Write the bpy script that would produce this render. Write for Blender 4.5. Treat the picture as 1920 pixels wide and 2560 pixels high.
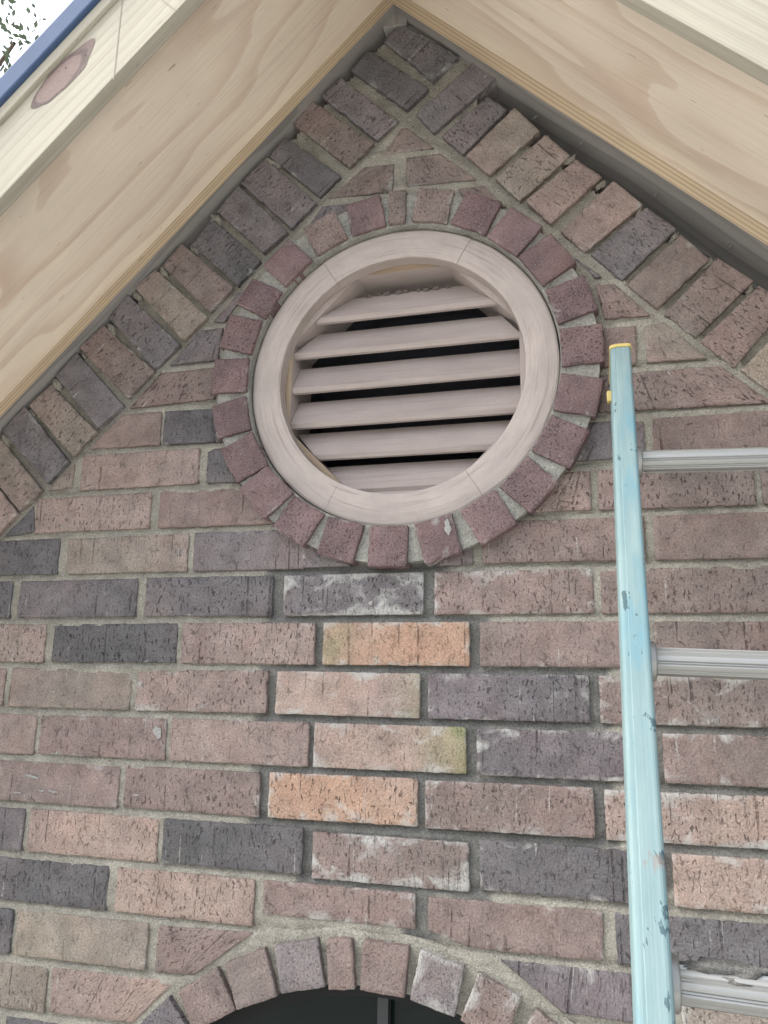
import bpy, bmesh, math, random
from mathutils import Vector, Matrix, noise
random.seed(11)
for o in list(bpy.data.objects): bpy.data.objects.remove(o)
scn = bpy.context.scene
COL = scn.collection

# ---------------------------------------------------------------- camera (wall = plane y 0, x right, z up, eye height = z 0)
EYE = Vector((0.0, -1.1846, 0.0))
FPX, PITCH, YAW, ROLL = 1916.2, 0.22623, 0.26468, 0.0184      # solved from brick courses, joints and the round vent
GROUND = -3.4
def cam_axes():
    cp, sp, cy, sy = math.cos(PITCH), math.sin(PITCH), math.cos(YAW), math.sin(YAW)
    f = Vector((-sy*cp, cy*cp, sp)); r0 = Vector((cy, sy, 0)); u0 = r0.cross(f)
    r = math.cos(ROLL)*r0 + math.sin(ROLL)*u0; u = -math.sin(ROLL)*r0 + math.cos(ROLL)*u0
    return r, u, f
CR, CU, CF = cam_axes()
cd = bpy.data.cameras.new('camera'); cam = bpy.data.objects.new('camera', cd); COL.objects.link(cam)
cd.sensor_fit = 'HORIZONTAL'; cd.sensor_width = 36.0; cd.lens = 36.0*FPX/1920.0
cd.clip_start = 0.02; cd.clip_end = 2000
m = Matrix((CR, CU, -CF)).transposed().to_4x4(); m.translation = EYE; cam.matrix_world = m
scn.camera = cam
scn.render.resolution_x = 768; scn.render.resolution_y = 1024

# ---------------------------------------------------------------- sky, sun, exposure (bright overcast)
SUN_EL, SUN_AZ = math.radians(52), math.radians(252)    # azimuth clockwise from +Y: light comes from the left, a little in front of the wall
w = bpy.data.worlds.new('World'); scn.world = w; w.use_nodes = True
nt = w.node_tree; nt.nodes.clear()
sky = nt.nodes.new('ShaderNodeTexSky'); sky.sky_type = 'NISHITA'; sky.sun_disc = False
sky.sun_elevation = SUN_EL; sky.sun_rotation = SUN_AZ; sky.dust_density = 4.0; sky.air_density = 1.0; sky.ozone_density = 1.0
hs = nt.nodes.new('ShaderNodeHueSaturation'); hs.inputs['Saturation'].default_value = 0.38
bg = nt.nodes.new('ShaderNodeBackground'); bg.inputs['Strength'].default_value = 0.15
wo = nt.nodes.new('ShaderNodeOutputWorld')
nt.links.new(sky.outputs[0], hs.inputs['Color']); nt.links.new(hs.outputs[0], bg.inputs[0]); nt.links.new(bg.outputs[0], wo.inputs[0])
sl = bpy.data.lights.new('sun', 'SUN'); sl.energy = 1.25; sl.angle = math.radians(40); sl.color = (1.0, 0.975, 0.94)
so = bpy.data.objects.new('sun', sl); COL.objects.link(so)
sd = Vector((math.sin(SUN_AZ)*math.cos(SUN_EL), math.cos(SUN_AZ)*math.cos(SUN_EL), math.sin(SUN_EL)))
so.rotation_euler = sd.to_track_quat('Z', 'Y').to_euler(); so.location = sd*30
vs = scn.view_settings; vs.view_transform = 'Standard'; vs.look = 'None'; vs.gamma = 1.0; vs.exposure = 1.68
try: vs.use_curve_mapping = False
except Exception: pass

# ---------------------------------------------------------------- helpers
S = 1659/640
TILE = {a+b: (i*640, j*640) for j, a in enumerate('1234') for i, b in enumerate('LMR')}
def px(t, x, y): return (TILE[t][0]+x/S, TILE[t][1]+y/S)
def to_wall(p, yw=0.0):                       # photo pixel -> point of the plane y = yw (x, z)
    d = (p[0]-960)*CR - (p[1]-1280)*CU + FPX*CF
    t = (yw-EYE.y)/d.y
    return Vector((EYE.x+t*d.x, EYE.z+t*d.z))
def tw(t, x, y, yw=0.0): return to_wall(px(t, x, y), yw)
def link(o, parent=None):
    COL.objects.link(o)
    if parent is not None: o.parent = parent
    return o
def tag(o, label=None, cat=None, group=None, kind=None):
    if label: o['label'] = label
    if cat: o['category'] = cat
    if group: o['group'] = group
    if kind: o['kind'] = kind
    return o
def empty(name, loc=(0, 0, 0)):
    o = bpy.data.objects.new(name, None); o.location = loc; o.empty_display_size = 0.1; return link(o)
def mesh_obj(name, verts, faces, mat, parent=None, uv=None, smooth=False, offset=None):
    me = bpy.data.meshes.new(name)
    me.from_pydata([tuple(v) for v in verts], [], faces)
    if mat: me.materials.append(mat)
    if uv is not None:
        l = me.uv_layers.new(name='UVMap')
        vi = [0]*len(me.loops); me.loops.foreach_get('vertex_index', vi)
        flat = []
        for i in vi: flat += [uv[i][0], uv[i][1]]
        l.data.foreach_set('uv', flat)
    if smooth: me.polygons.foreach_set('use_smooth', [True]*len(me.polygons))
    me.update()
    o = bpy.data.objects.new(name, me)
    if offset: o.location = offset
    return link(o, parent)
def hexa(name, c8, mat, parent=None, bevel=0.0, uvdir=None, uvoff=(0, 0)):
    """solid from 8 corners (4 front, 4 back, same order), optionally bevelled; uv u = along uvdir, v = across"""
    bm = bmesh.new(); vs_ = [bm.verts.new(c) for c in c8]
    for f in ((0, 1, 2, 3), (7, 6, 5, 4), (0, 4, 5, 1), (1, 5, 6, 2), (2, 6, 7, 3), (3, 7, 4, 0)):
        bm.faces.new([vs_[i] for i in f])
    bmesh.ops.recalc_face_normals(bm, faces=bm.faces)
    if bevel: bmesh.ops.bevel(bm, geom=list(bm.edges), offset=bevel, segments=2, affect='EDGES', profile=0.6)
    if uvdir is not None:
        d = Vector(uvdir).normalized(); l = bm.loops.layers.uv.new('UVMap')
        for f in bm.faces:
            n = f.normal; c = n.cross(d)
            if c.length < 0.3: c = Vector((1, 0, 0)) if abs(n.x) < 0.6 else Vector((0, 1, 0))
            c.normalize()
            for lp in f.loops: lp[l].uv = (lp.vert.co.dot(d)+uvoff[0], lp.vert.co.dot(c)+uvoff[1]+0.37*abs(n.y))
    me = bpy.data.meshes.new(name); bm.to_mesh(me); bm.free(); me.materials.append(mat)
    return link(bpy.data.objects.new(name, me), parent)

# ---------------------------------------------------------------- materials
class NB:
    def __init__(s, name):
        s.m = bpy.data.materials.new(name); s.m.use_nodes = True; s.t = s.m.node_tree; s.t.nodes.clear()
        s.out = s.n('ShaderNodeOutputMaterial'); s.b = s.n('ShaderNodeBsdfPrincipled')
        s.l(s.b.outputs[0], s.out.inputs[0])
    def n(s, ty, **kw):
        x = s.t.nodes.new(ty)
        for k, v in kw.items(): setattr(x, k, v)
        return x
    def l(s, a, b): s.t.links.new(a, b)
    def set(s, inp, v):
        if isinstance(v, (int, float, tuple)): inp.default_value = v
        else: s.l(v, inp)
    def uv(s): return s.n('ShaderNodeTexCoord').outputs['UV']
    def obj(s): return s.n('ShaderNodeTexCoord').outputs['Object']
    def attr(s, name): return s.n('ShaderNodeAttribute', attribute_name=name)
    def map(s, vec, scale, loc=(0, 0, 0)):
        x = s.n('ShaderNodeMapping'); s.l(vec, x.inputs[0]); x.inputs['Scale'].default_value = scale; x.inputs['Location'].default_value = loc
        return x.outputs[0]
    def noise(s, vec, scale=1.0, detail=2.0, rough=0.5, dist=0.0):
        x = s.n('ShaderNodeTexNoise'); s.l(vec, x.inputs['Vector']); x.inputs['Scale'].default_value = scale
        x.inputs['Detail'].default_value = detail; x.inputs['Roughness'].default_value = rough; x.inputs['Distortion'].default_value = dist
        return x.outputs['Fac']
    def voro(s, vec, scale, feature='F1', rand=1.0):
        x = s.n('ShaderNodeTexVoronoi', feature=feature); s.l(vec, x.inputs['Vector']); x.inputs['Scale'].default_value = scale
        x.inputs['Randomness'].default_value = rand
        return x.outputs['Distance']
    def ramp(s, fac, *stops):
        x = s.n('ShaderNodeValToRGB'); s.l(fac, x.inputs[0]); e = x.color_ramp.elements
        while len(e) < len(stops): e.new(0.5)
        for el, (p, c) in zip(e, stops):
            el.position = p; el.color = (c, c, c, 1) if isinstance(c, (int, float)) else tuple(c)+(1,)
        return x.outputs[0]
    def math(s, op, a, b=0.0, clamp=False):
        x = s.n('ShaderNodeMath', operation=op); x.use_clamp = clamp; s.set(x.inputs[0], a); s.set(x.inputs[1], b); return x.outputs[0]
    def mix(s, fac, a, b, mode='MIX'):
        x = s.n('ShaderNodeMix', data_type='RGBA', blend_type=mode); x.clamp_factor = True
        s.set(x.inputs[0], fac)
        for i, v in ((6, a), (7, b)):
            if isinstance(v, tuple): x.inputs[i].default_value = v+(1,) if len(v) == 3 else v
            elif isinstance(v, float): x.inputs[i].default_value = (v, v, v, 1)
            else: s.l(v, x.inputs[i])
        return x.outputs[2]
    def bump(s, h, dist, strength=1.0, prev=None):
        x = s.n('ShaderNodeBump'); s.l(h, x.inputs['Height']); x.inputs['Distance'].default_value = dist; x.inputs['Strength'].default_value = strength
        if prev is not None: s.l(prev, x.inputs['Normal'])
        return x.outputs[0]
    def done(s, col, rough=0.9, nrm=None, spec=0.25, metal=0.0):
        s.set(s.b.inputs['Base Color'], col if not (isinstance(col, tuple) and len(col) == 3) else col+(1,))
        s.set(s.b.inputs['Roughness'], rough); s.b.inputs['Specular IOR Level'].default_value = spec; s.b.inputs['Metallic'].default_value = metal
        if nrm is not None: s.l(nrm, s.b.inputs['Normal'])
        return s.m

def brick_material(name, sandy):
    b = NB(name); uv = b.uv(); a = b.attr('col'); ed = b.attr('edge').outputs['Fac']; smear = a.outputs['Alpha']
    base = a.outputs['Color']
    big = b.noise(uv, 28, 4, 0.6); fine = b.noise(uv, 340, 4, 0.75)
    c = b.mix(0.9, base, b.ramp(big, (0.25, 0.72), (0.75, 1.3)), 'MULTIPLY')
    c = b.mix(0.9, c, b.ramp(fine, (0.30, 0.55), (0.70, 1.45)), 'MULTIPLY')
    hue = b.noise(b.map(uv, (1, 1, 1), (3, 7, 0)), 16, 3, 0.6)
    c = b.mix(b.ramp(hue, (0.45, 0.0), (0.70, 0.4)), c, b.mix(1.0, c, (1.10, 0.94, 0.90), 'MULTIPLY'))
    # elongated pits dragged across the wire-cut face
    pit_n = b.noise(b.map(uv, (235, 95, 1)), 1, 2.6, 0.6, 0.6) if not sandy else b.noise(b.map(uv, (260, 260, 1)), 1, 2, 0.6)
    pit = b.ramp(pit_n, (0.60, 0.0), (0.655, 1.0))
    clus = b.ramp(b.noise(uv, 45, 2, 0.5), (0.34, 0.35), (0.56, 1.0))
    per = b.ramp(b.noise(b.map(uv, (0.35, 0.35, 1)), 1, 0, 0), (0.35, 0.25), (0.62, 1.0))
    pit = b.math('MULTIPLY', b.math('MULTIPLY', pit, clus), per)
    line_n = b.noise(b.map(uv, (150, 5, 1), (5, 1, 0)), 1, 1, 0.4)
    line = b.math('MULTIPLY', b.math('MULTIPLY', b.ramp(line_n, (0.69, 0.0), (0.73, 1.0)), 0.0 if sandy else 0.8), b.ramp(b.noise(uv, 75, 2), (0.40, 0.1), (0.58, 1.0)))
    crk = b.voro(b.map(uv, (1, 0.8, 1)), 62, 'DISTANCE_TO_EDGE')
    crk = b.math('MULTIPLY', b.ramp(crk, (0.018, 1.0), (0.045, 0.0)), b.ramp(b.noise(b.map(uv, (1, 1, 1), (9, 2, 0)), 40, 2), (0.60, 0.0), (0.70, 0.55)))
    lw = b.math('MULTIPLY', b.ramp(b.noise(b.map(uv, (120, 9, 1), (25, 11, 0)), 1, 2, 0.5), (0.69, 0.0), (0.73, 0.0 if sandy else 0.8)), b.ramp(b.noise(uv, 170, 2), (0.4, 0.2), (0.6, 1.0)))
    dark = b.math('MAXIMUM', pit, b.math('MAXIMUM', line, crk))
    sp = b.noise(b.map(uv, (1, 1, 1), (13, 5, 0)), 430 if sandy else 300, 1.5, 0.5)
    spk = b.ramp(sp, (0.66 if not sandy else 0.575, 0.0), (0.72 if not sandy else 0.65, 1.0))
    spk = b.math('MULTIPLY', spk, b.ramp(b.noise(b.map(uv, (1, 1, 1), (1, 15, 0)), 30, 2), (0.45, 0.1), (0.65, 1.0)))
    c = b.mix(b.math('MULTIPLY', spk, 0.75 if sandy else 0.5), c, (0.36, 0.335, 0.31))
    c = b.mix(b.math('MULTIPLY', dark, 0.78), c, b.mix(1.0, c, (0.2, 0.185, 0.19), 'MULTIPLY'))
    c = b.mix(lw, c, (0.35, 0.34, 0.315))
    # dried mortar smeared over the face, mostly from the joints inward
    sn = b.noise(b.map(uv, (0.8, 1.1, 1), (4, 4, 0)), 26, 5, 0.62, 0.6)
    sv = b.math('ADD', b.math('ADD', sn, b.math('MULTIPLY', ed, 0.16)), b.math('MULTIPLY', smear, 0.30))
    sm = b.ramp(sv, (0.765, 0.0), (0.93, 1.0))
    sm = b.math('MULTIPLY', sm, b.ramp(fine, (0.3, 0.55), (0.6, 0.95)))
    c = b.mix(sm, c, b.mix(b.noise(uv, 60, 3), (0.31, 0.31, 0.29), (0.47, 0.47, 0.45)))
    h = b.math('SUBTRACT', b.math('ADD', b.math('MULTIPLY', fine, 0.35), b.math('MULTIPLY', b.noise(uv, 160, 3), 0.5)), b.math('MULTIPLY', dark, 0.9))
    h = b.math('ADD', h, b.math('MULTIPLY', spk, 0.3))
    return b.done(c, b.ramp(fine, (0.3, 0.95), (0.7, 0.8)), b.bump(h, 0.0042, 1.0), 0.2)
M_BRICK = brick_material('wirecut_brick', False)
M_SAND = brick_material('sanded_brick', True)

b = NB('mortar'); o_ = b.obj(); at = b.attr('col').outputs['Color']
fine = b.noise(o_, 380, 4, 0.75); big = b.noise(o_, 22, 4, 0.6)
c = b.mix(0.9, at, b.ramp(big, (0.28, 0.72), (0.72, 1.25)), 'MULTIPLY'); c = b.mix(0.85, c, b.ramp(fine, (0.30, 0.5), (0.70, 1.5)), 'MULTIPLY')
M_MORTAR = b.done(c, 0.95, b.bump(b.math('ADD', fine, b.math('MULTIPLY', b.noise(o_, 130, 3), 1.3)), 0.0048, 1.0), 0.15)

def wood_material(name, pale, dark, freq, wob, contrast, lines=0.5, rough=0.75, figure=True, specks=0.0):
    b = NB(name); uv = b.uv()
    n1 = b.noise(b.map(uv, (1.5, 5.5, 1)), 1, 2.5, 0.5, 0.25); n2 = b.noise(b.map(uv, (5, 40, 1)), 1, 3, 0.5)
    sx = b.n('ShaderNodeSeparateXYZ'); b.l(uv, sx.inputs[0])
    t = b.math('ADD', b.math('MULTIPLY', sx.outputs[1], freq), b.math('MULTIPLY', n1, wob))
    t = b.math('ADD', t, b.math('MULTIPLY', n2, 0.25))
    fr = b.math('FRACT', t)
    band = b.ramp(fr, (0.0, 0.15), (0.45, 0.3), (0.86, 1.0), (0.97, 0.85), (1.0, 0.15))
    fib = b.noise(b.map(uv, (9, 900, 1)), 1, 2, 0.6)
    cl = b.noise(b.map(uv, (2.2, 7, 1), (5, 3, 0)), 1, 2, 0.5)
    f = b.math('MULTIPLY', band, b.ramp(cl, (0.3, contrast*0.55), (0.7, contrast)))
    c = b.mix(f, pale, dark)
    c = b.mix(0.5, c, b.ramp(fib, (0.3, 0.82), (0.7, 1.14)), 'MULTIPLY')
    c = b.mix(0.6, c, b.ramp(b.noise(b.map(uv, (3, 6, 1), (1, 8, 0)), 1, 3), (0.3, 0.86), (0.7, 1.1)), 'MULTIPLY')
    ln = b.noise(b.map(uv, (1.2, 240, 1), (8, 1, 0)), 1, 2, 0.5)
    c = b.mix(b.ramp(ln, (0.56, 0.0), (0.66, lines)), c, b.mix(1.0, c, (0.68, 0.6, 0.52), 'MULTIPLY'))
    fl = b.ramp(b.noise(b.map(uv, (26, 170, 1), (2, 2, 0)), 1, 1), (0.765, 0.0), (0.79, 0.7))
    c = b.mix(fl, c, b.mix(1.0, c, (0.45, 0.4, 0.38), 'MULTIPLY'))
    return b.done(c, rough, b.bump(b.math('ADD', fib, b.math('MULTIPLY', band, 0.4)), 0.0006, 0.6), 0.25)
M_PLY = wood_material('pine_plywood', (0.70, 0.625, 0.515), (0.53, 0.405, 0.315), 10.0, 6.0, 0.8, 0.22)
M_FASCIA = wood_material('pale_pine_board', (0.39, 0.37, 0.305), (0.27, 0.24, 0.185), 55.0, 3.5, 0.5, 0.2)
M_TRIM = wood_material('ringed_pine_edge', (0.50, 0.42, 0.30), (0.24, 0.165, 0.105), 150.0, 1.2, 1.0, 0.25)
M_PINE_SHADE = wood_material('shaded_pine_board', (0.27, 0.26, 0.245), (0.17, 0.16, 0.15), 30.0, 4.5, 0.9)  # trim underside and ridge block: shade put into the pine's colour
M_RAW = wood_material('raw_wood', (0.34, 0.27, 0.195), (0.22, 0.155, 0.105), 60.0, 3.0, 0.8)

def paint_material(name, colr, peel=(0.3, 0.25, 0.2), bumpd=0.0008, var=0.2, chips=0.78, rough=0.6, spec=0.35, stretch=(1, 1, 1), streak=0.0):
    b = NB(name); o = b.uv()
    n = b.noise(b.map(o, stretch), 14, 4, 0.6); f = b.noise(b.map(o, stretch), 320, 3, 0.6)
    c = b.mix(0.9, colr, b.ramp(n, (0.25, 1-var), (0.75, 1+var*0.6)), 'MULTIPLY')
    c = b.mix(0.5, c, b.ramp(f, (0.3, 0.86), (0.7, 1.12)), 'MULTIPLY')
    sk = b.noise(b.map(o, (stretch[0]*7, stretch[1]*80, 1), (2, 9, 0)), 1, 4, 0.65)
    c = b.mix(b.ramp(sk, (0.55, 0.0), (0.66, streak)), c, b.mix(1.0, c, (0.55, 0.52, 0.5), 'MULTIPLY'))
    ch = b.noise(b.map(o, (stretch[0], stretch[1], 1), (7, 1, 0)), 75, 3, 0.6)
    c = b.mix(b.ramp(ch, (chips, 0.0), (chips+0.025, 0.85)), c, peel)
    return b.done(c, rough, b.bump(b.math('ADD', f, b.math('MULTIPLY', n, 2)), bumpd, 0.8), spec)
M_PAINT = paint_material('taupe_paint', (0.385, 0.335, 0.308), (0.22, 0.17, 0.14), 0.0012, 0.2, 0.74, 0.55, 0.35, (1, 2.5, 1), 0.6)
M_SLAT = paint_material('taupe_paint_on_slats', (0.365, 0.313, 0.292), (0.25, 0.2, 0.17), 0.0008, 0.16, 0.76, 0.5, 0.35, (0.6, 3, 1), 0.35)
b = NB('dark_interior'); M_DARK = b.done((0.015, 0.015, 0.018), 0.9, None, 0.1)
b = NB('cavity'); M_CAVITY = b.done((0.055, 0.055, 0.065), 0.9, b.bump(b.noise(b.obj(), 80), 0.002), 0.1)  # box behind the slats: attic gloom put into its colour
b = NB('sheathing_board'); M_SHEATH = b.done(b.mix(b.noise(b.obj(), 12, 3), (0.11, 0.10, 0.09), (0.18, 0.16, 0.14)), 0.9)

b = NB('weathered_fibreglass'); u_ = b.uv()
n = b.noise(b.map(u_, (7, 45, 1)), 1, 4, 0.65); n2 = b.noise(b.map(u_, (22, 60, 1), (3, 3, 0)), 1, 4, 0.7); st = b.noise(b.map(u_, (3, 420, 1)), 1, 2, 0.5)
c = b.mix(b.ramp(n, (0.40, 0.0), (0.66, 1.0)), (0.15, 0.222, 0.23), (0.195, 0.262, 0.264))
c = b.mix(b.ramp(b.noise(b.map(u_, (5, 22, 1), (9, 1, 0)), 1, 3, 0.6), (0.56, 0.0), (0.70, 0.75)), c, (0.10, 0.215, 0.265))
c = b.mix(b.ramp(st, (0.35, 0.25), (0.6, 0.0)), c, (0.115, 0.185, 0.20))
c = b.mix(b.ramp(n2, (0.625, 0.0), (0.645, 0.9)), c, (0.05, 0.085, 0.10))
c = b.mix(b.ramp(b.noise(b.map(u_, (12, 30, 1), (1, 6, 0)), 1, 4, 0.6), (0.66, 0.0), (0.70, 0.6)), c, (0.20, 0.16, 0.14))
M_RAIL = b.done(c, 0.78, b.bump(b.math('ADD', st, n2), 0.0006, 0.6), 0.2)
b = NB('worn_aluminium'); u_ = b.uv()
n = b.noise(b.map(u_, (6, 60, 1)), 1, 4, 0.6)
M_ALU = b.done(b.mix(n, (0.24, 0.245, 0.235), (0.36, 0.365, 0.355)), b.ramp(n, (0.3, 0.55), (0.7, 0.36)), b.bump(b.noise(b.map(u_, (4, 300, 1)), 1, 2), 0.0004, 0.5), 0.5, 0.75)
M_YELLOW = paint_material('yellow_plastic', (0.46, 0.37, 0.13), (0.4, 0.35, 0.2), 0.0004, 0.2, 0.75, 0.5)
M_BLUE = paint_material('blue_roof_metal', (0.06, 0.095, 0.175), (0.12, 0.2, 0.36), 0.0002, 0.12, 0.95, 0.65, 0.15)
b = NB('roof_shingle'); M_SHINGLE = b.done(b.mix(b.noise(b.obj(), 60, 3), (0.05, 0.05, 0.055), (0.11, 0.11, 0.115)), 0.95)
b = NB('glass_dark'); M_GLASS = b.done((0.006, 0.011, 0.011), 0.08, None, 0.16)
b = NB('nail_steel'); M_NAIL = b.done((0.3, 0.29, 0.28), 0.5, None, 0.5, 0.8)
b = NB('recess_dark_frame'); M_WFRAME = b.done((0.005, 0.007, 0.007), 0.5, None, 0.2)  # darkness of the opening put into the frame's colour
b = NB('grey_metal_bar'); M_BAR = b.done((0.028, 0.032, 0.034), 0.5, None, 0.4)
b = NB('knot'); u_ = b.uv()
kd = b.n('ShaderNodeVectorMath', operation='LENGTH'); b.l(b.map(u_, (1/0.064, 1/0.024, 1)), kd.inputs[0])
kr = b.math('ADD', kd.outputs['Value'], b.math('MULTIPLY', b.math('SUBTRACT', b.noise(u_, 70, 3), 0.5), 0.35))
rg = b.math('FRACT', b.math('MULTIPLY', kr, 7.0))
c = b.mix(b.ramp(rg, (0.0, 0.2), (0.8, 0.7), (1.0, 0.2)), (0.235, 0.175, 0.155), (0.165, 0.115, 0.10))
c = b.mix(b.ramp(kr, (0.74, 0.0), (0.86, 0.85), (0.93, 0.75), (1.0, 0.3)), c, (0.085, 0.062, 0.06))
c = b.mix(b.ramp(b.noise(b.map(u_, (1, 1, 1), (3, 0, 0)), 120, 2), (0.66, 0.0), (0.70, 0.9)), c, (0.04, 0.03, 0.03))
M_KNOT = b.done(c, 0.7, None, 0.3)
b = NB('leaf'); M_LEAF = b.done(b.mix(b.noise(b.obj(), 3, 2), (0.07, 0.10, 0.06), (0.13, 0.16, 0.10)), 0.7, None, 0.3)
b = NB('bark'); M_BARK = b.done(b.mix(b.noise(b.map(b.obj(), (8, 8, 1.5)), 1, 4), (0.06, 0.045, 0.035), (0.16, 0.125, 0.1)), 0.95, b.bump(b.noise(b.map(b.obj(), (14, 14, 2)), 1, 4), 0.03), 0.1)
b = NB('ground_pale_bounce'); g = b.noise(b.obj(), 0.6, 6, 0.65)
M_GROUND = b.done(b.mix(b.ramp(g, (0.4, 0.0), (0.6, 1.0)), (0.49, 0.475, 0.44), (0.37, 0.36, 0.33)), 0.95, b.bump(b.noise(b.obj(), 12, 4), 0.05), 0.1)  # unseen ground, kept pale to bounce light up to the soffits
b = NB('far_brickwork'); bt = b.n('ShaderNodeTexBrick'); xz = b.n('ShaderNodeSeparateXYZ'); b.l(b.obj(), xz.inputs[0])
cx = b.n('ShaderNodeCombineXYZ'); b.l(xz.outputs[0], cx.inputs[0]); b.l(xz.outputs[2], cx.inputs[1]); b.l(cx.outputs[0], bt.inputs['Vector'])
bt.inputs['Scale'].default_value = 1.0; bt.inputs['Brick Width'].default_value = 0.254; bt.inputs['Row Height'].default_value = 0.0784; bt.inputs['Mortar Size'].default_value = 0.006
bt.inputs['Color1'].default_value = (0.25, 0.16, 0.135, 1); bt.inputs['Color2'].default_value = (0.15, 0.12, 0.115, 1); bt.inputs['Mortar'].default_value = (0.32, 0.30, 0.25, 1)
M_FARBRICK = b.done(bt.outputs[0], 0.95)

# ================================================================ ground
def ground():
    bm = bmesh.new(); bmesh.ops.create_grid(bm, x_segments=60, y_segments=60, size=400)
    for v in bm.verts:
        r = v.co.length
        v.co.z = GROUND + (0.05*noise.noise(v.co*0.2) if r > 8 else 0)
    me = bpy.data.meshes.new('ground'); bm.to_mesh(me); bm.free(); me.materials.append(M_GROUND)
    tag(link(bpy.data.objects.new('ground', me)), kind='structure')
ground()

# ================================================================ brick wall
VC = Vector((-0.300, 0.5260)); R_FR_OUT, R_FR_IN = 0.2688, 0.2145     # round vent: centre, frame radii
R_RING = 0.3385; RING_Y = -0.022
AC = Vector((-0.335, -0.853)); A_IN, A_OUT = 0.430, 0.497             # window arch
H = 0.0784; ZC = 0.1920                                               # course height, bottom of course 0
X0 = -0.300; IN_L, IN_R = 1.336, 0.738                                # inner edge of the sloping brick bands: z-x, z+x (approx.)
SRGB = {'pink': (162, 146, 139), 'rose': (149, 133, 128), 'tan': (152, 143, 134), 'grey': (125, 121, 123), 'dark': (111, 109, 111),
        'black': (103, 102, 103), 'brown': (138, 127, 122), 'orange': (182, 153, 133), 'peach': (177, 158, 147), 'purple': (127, 120, 123),
        'khaki': (160, 151, 138), 'greypink': (139, 131, 131), 'maroon': (136, 115, 115), 'plum': (124, 105, 107)}
def lin(c): return tuple((((x/255)+0.055)/1.055)**2.4 for x in c)
ALB = 0.69
BASE = {k: tuple(x*ALB for x in lin(v)) for k, v in SRGB.items()}
SECOND = {'pink': 'rose', 'rose': 'brown', 'tan': 'pink', 'grey': 'greypink', 'dark': 'grey', 'black': 'grey', 'brown': 'rose', 'orange': 'peach',
          'peach': 'pink', 'purple': 'dark', 'khaki': 'tan', 'greypink': 'grey', 'maroon': 'plum', 'plum': 'maroon'}
def along(poly, t):
    if len(poly) == 2: return poly[0].lerp(poly[1], t)
    L = [(poly[i+1]-poly[i]).length for i in range(len(poly)-1)]; s = t*sum(L)
    for i, l in enumerate(L):
        if s <= l+1e-9: return poly[i].lerp(poly[i+1], s/l if l else 0)
        s -= l
    return poly[-1]
def params(L, step, edge=0.0014):
    n = max(1, round((L-2*edge)/step))
    return [0.0]+[(edge+(L-2*edge)*i/n)/L for i in range(n+1)]+[1.0] if L > 3*edge else [0, 0.5, 1.0]
BRICKS = [0]
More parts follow.
